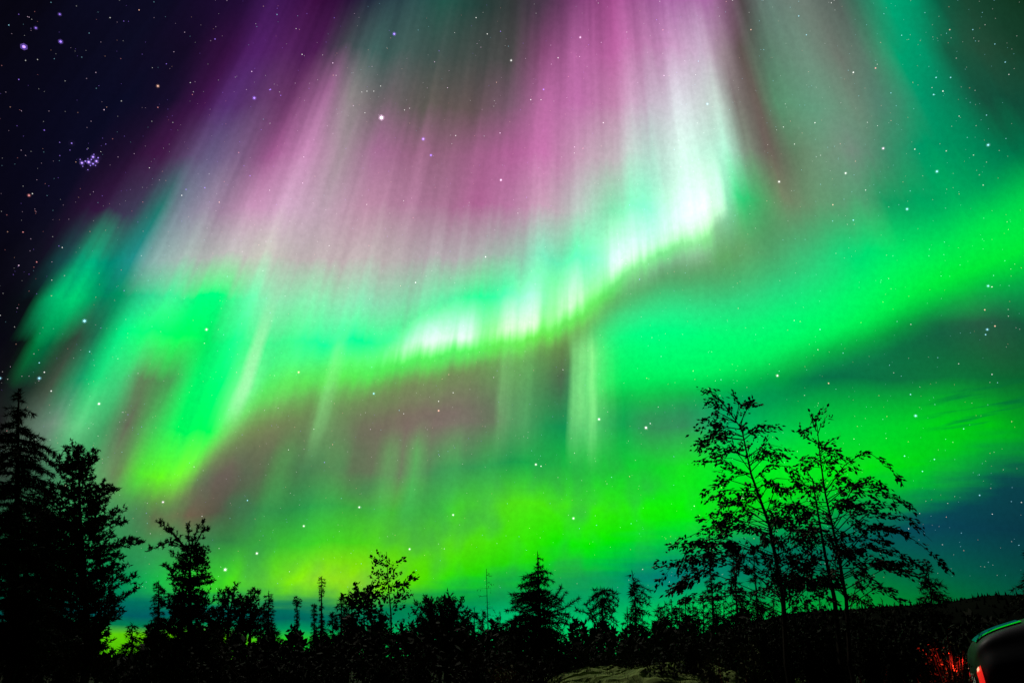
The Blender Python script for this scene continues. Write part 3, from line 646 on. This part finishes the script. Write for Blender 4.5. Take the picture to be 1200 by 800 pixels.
shrub('tall shrub glowing red from the car light left of the car', 1094, 722, 8.2, 32, n=150, size=3.4, leaf='pale')
shrub('low shrub lit red close behind the tail of the car', 1116, 770, 7.8, 22, n=60, size=4.5, leaf='pale')

# ------------------------------------------------------------------ car
MC = dict(
    paint=mat('dark car paint', (.010,.011,.014), .5, .1, 3, metallic=0, spec=.12),
    glass=mat('dark window glass', (.01,.012,.012), .03, 0, 1, spec=1.0, coat=1.0),
    tyre=mat('tyre rubber', (.02,.02,.02), .85, .3, 20),
    rim=mat('alloy rim', (.35,.35,.36), .3, .1, 5, metallic=1.0),
    trim=mat('black plastic trim', (.02,.02,.022), .6, .2, 8),
    lamp=mat('lit red tail lamp', (.35,.01,.008), .25, .1, 9, emit=(1,.02,.015), estr=.7),
    hot=mat('lamp bulb', (.6,.3,.2), .3, 0, 1, emit=(1,.5,.3), estr=1.2),
    head=mat('headlight lens', (.5,.5,.5), .1, .1, 4),
    plate=mat('plate white', (.6,.6,.58), .5, .05, 9))
def catmull(P, per):
    out = []
    for i in range(len(P)-1):
        p0, p1, p2, p3 = P[max(i-1,0)], P[i], P[i+1], P[min(i+2,len(P)-1)]
        for s in range(per):
            t = s/per
            out.append(tuple(.5*((2*b)+(-a+c)*t+(2*a-5*b+4*c-d)*t*t+(-a+3*b-3*c+d)*t**3) for a,b,c,d in zip(p0,p1,p2,p3)))
    out.append(P[-1]); return out
def car():
    # local frame: rear at x = 0, nose at x = 4.5; near side y < 0
    # x, z bottom, z roof/top, belt half width, top half width, belt z
    ST = [(0.00,.58,1.00,.66,.52,.80),(0.04,.44,1.13,.78,.62,.84),(.13,.34,1.225,.85,.66,.90),(.28,.28,1.30,.88,.66,.92),(.50,.24,1.37,.90,.64,.93),(.85,.22,1.46,.91,.62,.94),
          (1.6,.22,1.56,.92,.61,.94),(2.2,.22,1.55,.92,.60,.93),(2.7,.22,1.43,.92,.60,.93),(3.10,.22,1.17,.92,.62,.93),(3.4,.22,1.03,.91,.70,.92),(4.0,.24,.95,.88,.72,.86),(4.35,.30,.84,.80,.62,.74),(4.5,.42,.70,.66,.5,.60)]
    S = catmull(ST, 6)
    foot = at(1184, 775, 8.0); foot.x = foot.x; foot.z = gz(foot.x, foot.y)
    root = empty('parked_car', foot + Vector((0, .7, 0)), 'dark car at the right edge with a glowing red tail lamp', 'car')
    root.rotation_euler = (0, 0, math.radians(-28))
    def section(st):
        x, zb, zt, wb, wt, zbelt = st
        half = [(0,zb),(wb*.80,zb),(wb*.97,zb+.12),(wb,(zb+zbelt)/2+.05),(wb*.985,zbelt),(wt+(wb-wt)*.45,zbelt+(zt-zbelt)*.52),(wt*1.02,zbelt+(zt-zbelt)*.86),(wt*.70,zt-.02*(zt-zbelt)),(0,zt+.02)]
        h = catmull(half, 5)
        return [Vector((x,-y,z)) for y, z in h]         # from belly centre up the near side to the roof centre
    secs = [section(s) for s in S]
    nh = len(secs[0])
    body = MB(); full = []
    for sct in secs:
        ring = sct + [Vector((p.x,-p.y,p.z)) for p in reversed(sct[1:-1])]
        full.append(len(body.v)); body.v += ring
    nr = len(ring)
    for i in range(len(secs)-1):
        for k in range(nr):
            a, b = full[i]+k, full[i]+(k+1) % nr; c, d = full[i+1]+(k+1) % nr, full[i+1]+k
            body.f.append((a,d,c,b))
    body.f.append(tuple(full[0]+k for k in range(nr))); body.f.append(tuple(full[-1]+k for k in reversed(range(nr))))
    bo = body.build('body', MC['paint'], root, smooth=True)
    def patch(name, i0, i1, k0, k1, m, mirror=False, off=.014, par=None):
        mb = MB(); idx = {}
        for i in range(i0, i1+1):
            for k in range(k0, k1+1):
                kk = k; sgn = 1
                if kk > nh-1: kk = 2*(nh-1)-kk; sgn = -1
                p = secs[i][kk].copy()
                if sgn < 0: p.y = -p.y
                def P(ii, qq):
                    s2 = 1
                    if qq > nh-1: qq = 2*(nh-1)-qq; s2 = -1
                    v = secs[max(0,min(ii,len(secs)-1))][max(0,qq)].copy(); v.y *= s2; return v
                nrm = (P(i+1,k)-P(i-1,k)).cross(P(i,k+1)-P(i,k-1)); nrm.normalize()
                if nrm.dot(p - Vector((2.2, 0, .8))) < 0: nrm = -nrm
                p = p + nrm*off
                if mirror: p.y = -p.y
                idx[i,k] = len(mb.v); mb.v.append(p)
        for i in range(i0, i1):
            for k in range(k0, k1): mb.f.append((idx[i,k], idx[i+1,k], idx[i+1,k+1], idx[i,k+1]))
        return mb.build(name, m, par or root, smooth=True)
    # stations are 6 per span
    patch('rear_window', 9, 25, 34, 2*(nh-1)-34, MC['glass'])
    patch('windscreen', 47, 55, 34, 2*(nh-1)-34, MC['glass'])
    for mir in (False, True):
        patch('side_window', 25, 32, 22, 28, MC['glass'], mir); patch('side_window', 33, 39, 22, 28, MC['glass'], mir); patch('side_window', 40, 48, 22, 28, MC['glass'], mir)
        t = patch('tail_lamp', 2, 7, 18, 23, MC['lamp'], mir, .012)
        patch('bulb', 4, 6, 22, 23, MC['hot'], mir, .02, t)
        patch('headlight', 71, 76, 15, 20, MC['head'], mir, .010)
        patch('sill_trim', 14, 74, 4, 9, MC['trim'], mir, .008)
        s = 1 if mir else -1
        for x in (.85, 3.55):
            w = MB(); pts = [(.335,-.10),(.345,-.06),(.345,.06),(.335,.10)]
            n = 28
            def ring(prof, mb, y0):
                b = len(mb.v)
                for a in range(n):
                    t = 2*math.pi*a/n
                    for r, yy in prof: mb.v.append(Vector((x + r*math.cos(t), y0 + yy, .335 + r*math.sin(t))))
                q = len(prof)
                for a in range(n):
                    for j in range(q-1): mb.f.append((b+a*q+j, b+((a+1) % n)*q+j, b+((a+1) % n)*q+j+1, b+a*q+j+1))
            ring([(.22,-.11),(.31,-.115),(.34,-.09),(.345,0),(.34,.09),(.31,.115),(.22,.11)], w, s*.83)
            wo_ = w.build('wheel', MC['tyre'], root, smooth=True)
            r_ = MB(); ring([(.0,s*.07),(.06,s*.085),(.2,s*.10),(.225,s*.11)], r_, s*.83); r_.build('rim', MC['rim'], wo_)
        for x in (1.25, 2.25):
            h = MB(); h.tube([Vector((x,s*.925,.86)), Vector((x+.06,s*.95,.865)), Vector((x+.2,s*.95,.865)), Vector((x+.25,s*.925,.86))], [.014]*4, 6)
            h.build('door_handle', MC['trim'], root)
        mi = MB(); mi.tube([Vector((2.95,s*.85,.98)), Vector((2.98,s*.98,1.0)), Vector((2.99,s*1.08,1.02)), Vector((2.98,s*1.14,1.02))], [.03,.08,.10,.05], 10); mi.build('side_mirror', MC['paint'], root, smooth=True)
    bm = MB()
    for z, r in ((.52,.06),(.62,.07)):
        bm.tube([Vector((.10,-.84,z)), Vector((-.02,-.66,z)), Vector((-.05,0,z)), Vector((-.02,.66,z)), Vector((.10,.84,z))], [r*.6,r,r,r,r*.6], 8)
    bm.build('rear_bumper', MC['trim'], root, smooth=True)
    pl = MB(); pl.quad(Vector((-.012,-.26,.74)), Vector((-.012,-.26,.86)), Vector((-.012,.26,.86)), Vector((-.012,.26,.74))); pl.build('number_plate', MC['plate'], root)
    # the lamp's own light
    for s in (-1, 1):
        ld = bpy.data.lights.new('tail_light', 'SPOT'); ld.energy = 85; ld.color = (1, .03, .02); ld.shadow_soft_size = .05
        ld.spot_size = math.radians(96); ld.spot_blend = .35
        lo = bpy.data.objects.new('tail_light', ld); C.objects.link(lo); lo.parent = root; lo.location = (-.10, s*.74, 1.0)
        lo.rotation_euler = (0, math.radians(80), 0)             # shines out behind the car
    return root
car()

# ------------------------------------------------------------------ stars
def stars():
    RAD = 9000.0
    S = [(28,55,2.6,'v',2.2),(71,49,1.9,'v',1.5),(42,33,1.5,'v',.9),(70,17,1.5,'v',.9),(30,71,.9,'w',.5),(44,70,.9,'w',.5),(22,17,.8,'v',.5),(129,21,1.0,'w',.5),(145,25,.9,'v',.5),(163,12,1.1,'o',.7),
     (185,101,1.6,'o',1.0),(298,115,2.0,'v',1.6),(317,105,1.4,'v',.9),(329,112,1.1,'v',.7),(34,229,1.5,'r',.9),(38,227,1.0,'w',.8),(252,46,1.2,'v',.8),(195,75,1.0,'v',.6),(185,126,1.0,'r',.7),(223,97,.9,'w',.6),(295,84,1.1,'p',.8),(354,64,1.1,'w',.8),(390,74,1.2,'p',.8),
     (447,138,3.0,'p',2.4),(462,40,2.0,'v',1.6),(496,163,2.1,'v',1.8),(505,182,1.8,'v',1.3),(587,211,1.7,'p',1.4),(680,44,1.5,'p',1.1),(599,71,1.5,'w',1.0),(571,40,1.2,'w',.8),(558,21,1.1,'w',.7),(654,68,1.2,'w',.9),(707,144,1.2,'w',.9),(474,129,1.0,'w',.9),(480,127,.9,'w',.8),(430,107,1.0,'w',.8),(438,107,1.0,'w',.8),(446,101,1.0,'w',.8),(414,124,.9,'p',.7),(424,108,.9,'w',.7),(637,105,1.4,'v',1.1),(622,117,1.2,'w',1.0),(634,117,1.0,'w',.8),(534,159,1.1,'w',.9),(586,156,1.2,'p',1.0),
     (213,229,1.2,'w',.9),(218,222,1.1,'v',.8),(240,220,1.2,'v',.9),(257,237,1.2,'o',.9),(293,206,1.1,'v',.9),(316,223,.9,'w',.7),(356,184,1.0,'p',.8),
     (1000,85,1.4,'w',1.1),(1026,80,1.4,'r',1.0),(1035,174,1.6,'p',1.2),(991,203,1.5,'w',1.1),(913,213,1.6,'w',1.1),(1098,201,1.6,'b',1.3),(1158,170,1.6,'b',1.2),(1063,245,1.6,'b',1.3),(1000,258,1.4,'b',1.0),(1072,175,1.1,'w',.9),(829,122,1.5,'b',1.2),(976,240,1.3,'o',1.0),(955,144,1.2,'w',.9),(1114,91,1.2,'b',.8),(1113,35,1.1,'o',.7),(1140,35,1.0,'b',.7),(1178,73,1.1,'b',.7),(880,35,1.2,'o',.9),(936,19,1.2,'b',.8),(945,41,1.1,'b',.8),(1094,111,1.3,'b',.9),(1097,91,1.2,'b',.9),(918,149,1.0,'w',.8),(931,169,1.0,'w',.8),(1105,107,1.2,'w',.9),
     (264,667,2.0,'w',1.6),(301,648,1.7,'w',1.3),(421,594,1.5,'w',1.3),(356,616,1.5,'w',1.2),(191,588,1.6,'p',1.1),(290,586,1.4,'b',1.0),(438,461,1.6,'b',1.2),(480,643,1.5,'w',1.2),(672,607,1.7,'w',1.3),(628,544,1.6,'w',1.3),(634,546,1.3,'w',1.1),(702,491,1.8,'w',1.4),(757,501,2.0,'w',1.5),(762,496,1.2,'w',1.0),(869,582,2.2,'w',1.6),(531,603,1.5,'w',1.2),(911,440,1.6,'w',1.3),(971,449,1.4,'o',1.1),(1157,386,1.5,'b',1.1),(1155,392,1.3,'b',1.0),(1166,382,1.4,'o',1.0),(1154,363,1.3,'o',1.0),(1158,335,1.5,'b',1.1),(1073,487,1.7,'b',1.3),(1067,462,1.3,'b',1.0),(961,386,1.2,'b',1.0),(1060,534,1.3,'b',1.0),(1095,538,1.2,'b',1.0),(1081,552,1.2,'b',1.0),(1148,580,1.3,'b',.9),(514,481,1.5,'o',1.2),(514,470,1.2,'w',1.0),(531,460,1.1,'w',1.0),
     (99,376,2.1,'b',1.6),(46,443,1.8,'b',1.3),(52,436,1.2,'w',1.0),(46,425,1.2,'b',.9),(0,443,1.5,'b',1.0),(242,386,1.6,'w',1.3),(116,473,1.6,'w',1.3),(350,436,1.6,'o',1.2),(60,458,1.3,'w',1.0),(27,272,1.1,'r',.8),(22,311,1.1,'p',.8),(43,307,1.1,'r',.8),(73,290,1.0,'w',.8),(569,301,1.4,'w',1.3),(487,331,1.4,'w',1.2),(105,412,1.1,'b',.9)]
    for dx, dy, r, b in [(-8,1,1.5,1.6),(0,0,1.6,1.9),(5,-6,1.4,1.6),(9,-1,1.5,1.6),(5,2,1.2,1.2),(-4,-1,1.1,1.0),(2,4,.9,.9),(11,-5,1.0,1.0),(-10,-3,.8,.8),(-7,5,.8,.7),(6,-9,.8,.8),(3,-3,1.0,1.0),(-1,-4,.7,.7),(8,4,.8,.8),(-1,9,.8,.7),(-2,-15,.8,.5),(-20,-22,1.0,.8),(-34,-23,.8,.6),(-22,-14,.8,.5),(20,-21,.8,.6)]:
        S.append((104+dx, 190+dy, r*.95, 'c', b*1.3))
    rnd = random.Random(3)
    for i in range(5200):
        x, y = rnd.uniform(-300, 1500), rnd.uniform(-300, 690)
        b = .26 + .95*rnd.random()**6
        c = rnd.choice('wwbvvppor') if x < 800 else rnd.choice('wwbbbo')
        S.append((x, y, .55 + .5*rnd.random()**3, c, b*(.8 if x < 300 else 1.0)))
    S += [(x, y, r*2.0, c, b*.12) for x, y, r, c, b in S if r > 1.45 or c in 'vc' and b > .9]  # larger dim shells, a painted glow around the bright stars
    S += [(x, y, r*3.0, c, b*.05) for x, y, r, c, b in S if c == 'c' and 1.1 < r < 2]  # wider painted glow for the cluster stars
    COL = dict(w=(1,1,.95), b=(.35,.8,1), v=(.36,.20,1), c=(.40,.24,1), p=(1,.7,.95), o=(1,.55,.4), r=(1,.35,.35))
    g = (1+5**.5)/2
    ICO = [Vector(v).normalized() for v in ((-1,g,0),(1,g,0),(-1,-g,0),(1,-g,0),(0,-1,g),(0,1,g),(0,-1,-g),(0,1,-g),(g,0,-1),(g,0,1),(-g,0,-1),(-g,0,1))]
    ICOF = [(0,11,5),(0,5,1),(0,1,7),(0,7,10),(0,10,11),(1,5,9),(5,11,4),(11,10,2),(10,7,6),(7,1,8),(3,9,4),(3,4,2),(3,2,6),(3,6,8),(3,8,9),(4,9,5),(2,4,11),(6,2,10),(8,6,7),(9,8,1)]
    mb = MB(); cols = []
    for x, y, r, c, b in S:
        d = (NORTH + EAST*((x-600)/800) + UPV*((400-y)/800))
        p = d.normalized()*RAD + Vector((0,0,CAMZ)); rad = r*RAD/800/d.length*.62*d.length
        rad = r*(.52 if r < 3 else .6)*RAD/800
        k = len(mb.v)
        for o_ in ICO: mb.v.append(p + o_*rad)
        for f in ICOF: mb.f.append(tuple(k+q for q in f))
        cc = COL[c]; cols += [(cc[0]*b, cc[1]*b, cc[2]*b, 1)]*12
    m = bpy.data.materials.new('starlight'); m.use_nodes = True; t = m.node_tree; t.nodes.clear()
    a = t.nodes.new('ShaderNodeAttribute'); a.attribute_name = 'starcol'
    e = t.nodes.new('ShaderNodeEmission'); tr = t.nodes.new('ShaderNodeBsdfTransparent'); ad_ = t.nodes.new('ShaderNodeAddShader'); o = t.nodes.new('ShaderNodeOutputMaterial')
    e.inputs[1].default_value = .5
    t.links.new(a.outputs['Color'], e.inputs[0]); t.links.new(e.outputs[0], ad_.inputs[0]); t.links.new(tr.outputs[0], ad_.inputs[1]); t.links.new(ad_.outputs[0], o.inputs[0])
    m.cycles.emission_sampling = 'NONE'
    ob = mb.build('stars', m)
    at_ = ob.data.attributes.new('starcol', 'FLOAT_COLOR', 'POINT')
    at_.data.foreach_set('color', [v for c in cols for v in c])
    tag(ob, 'white, blue and violet stars scattered over the night sky', 'stars', kind='stuff')
stars()
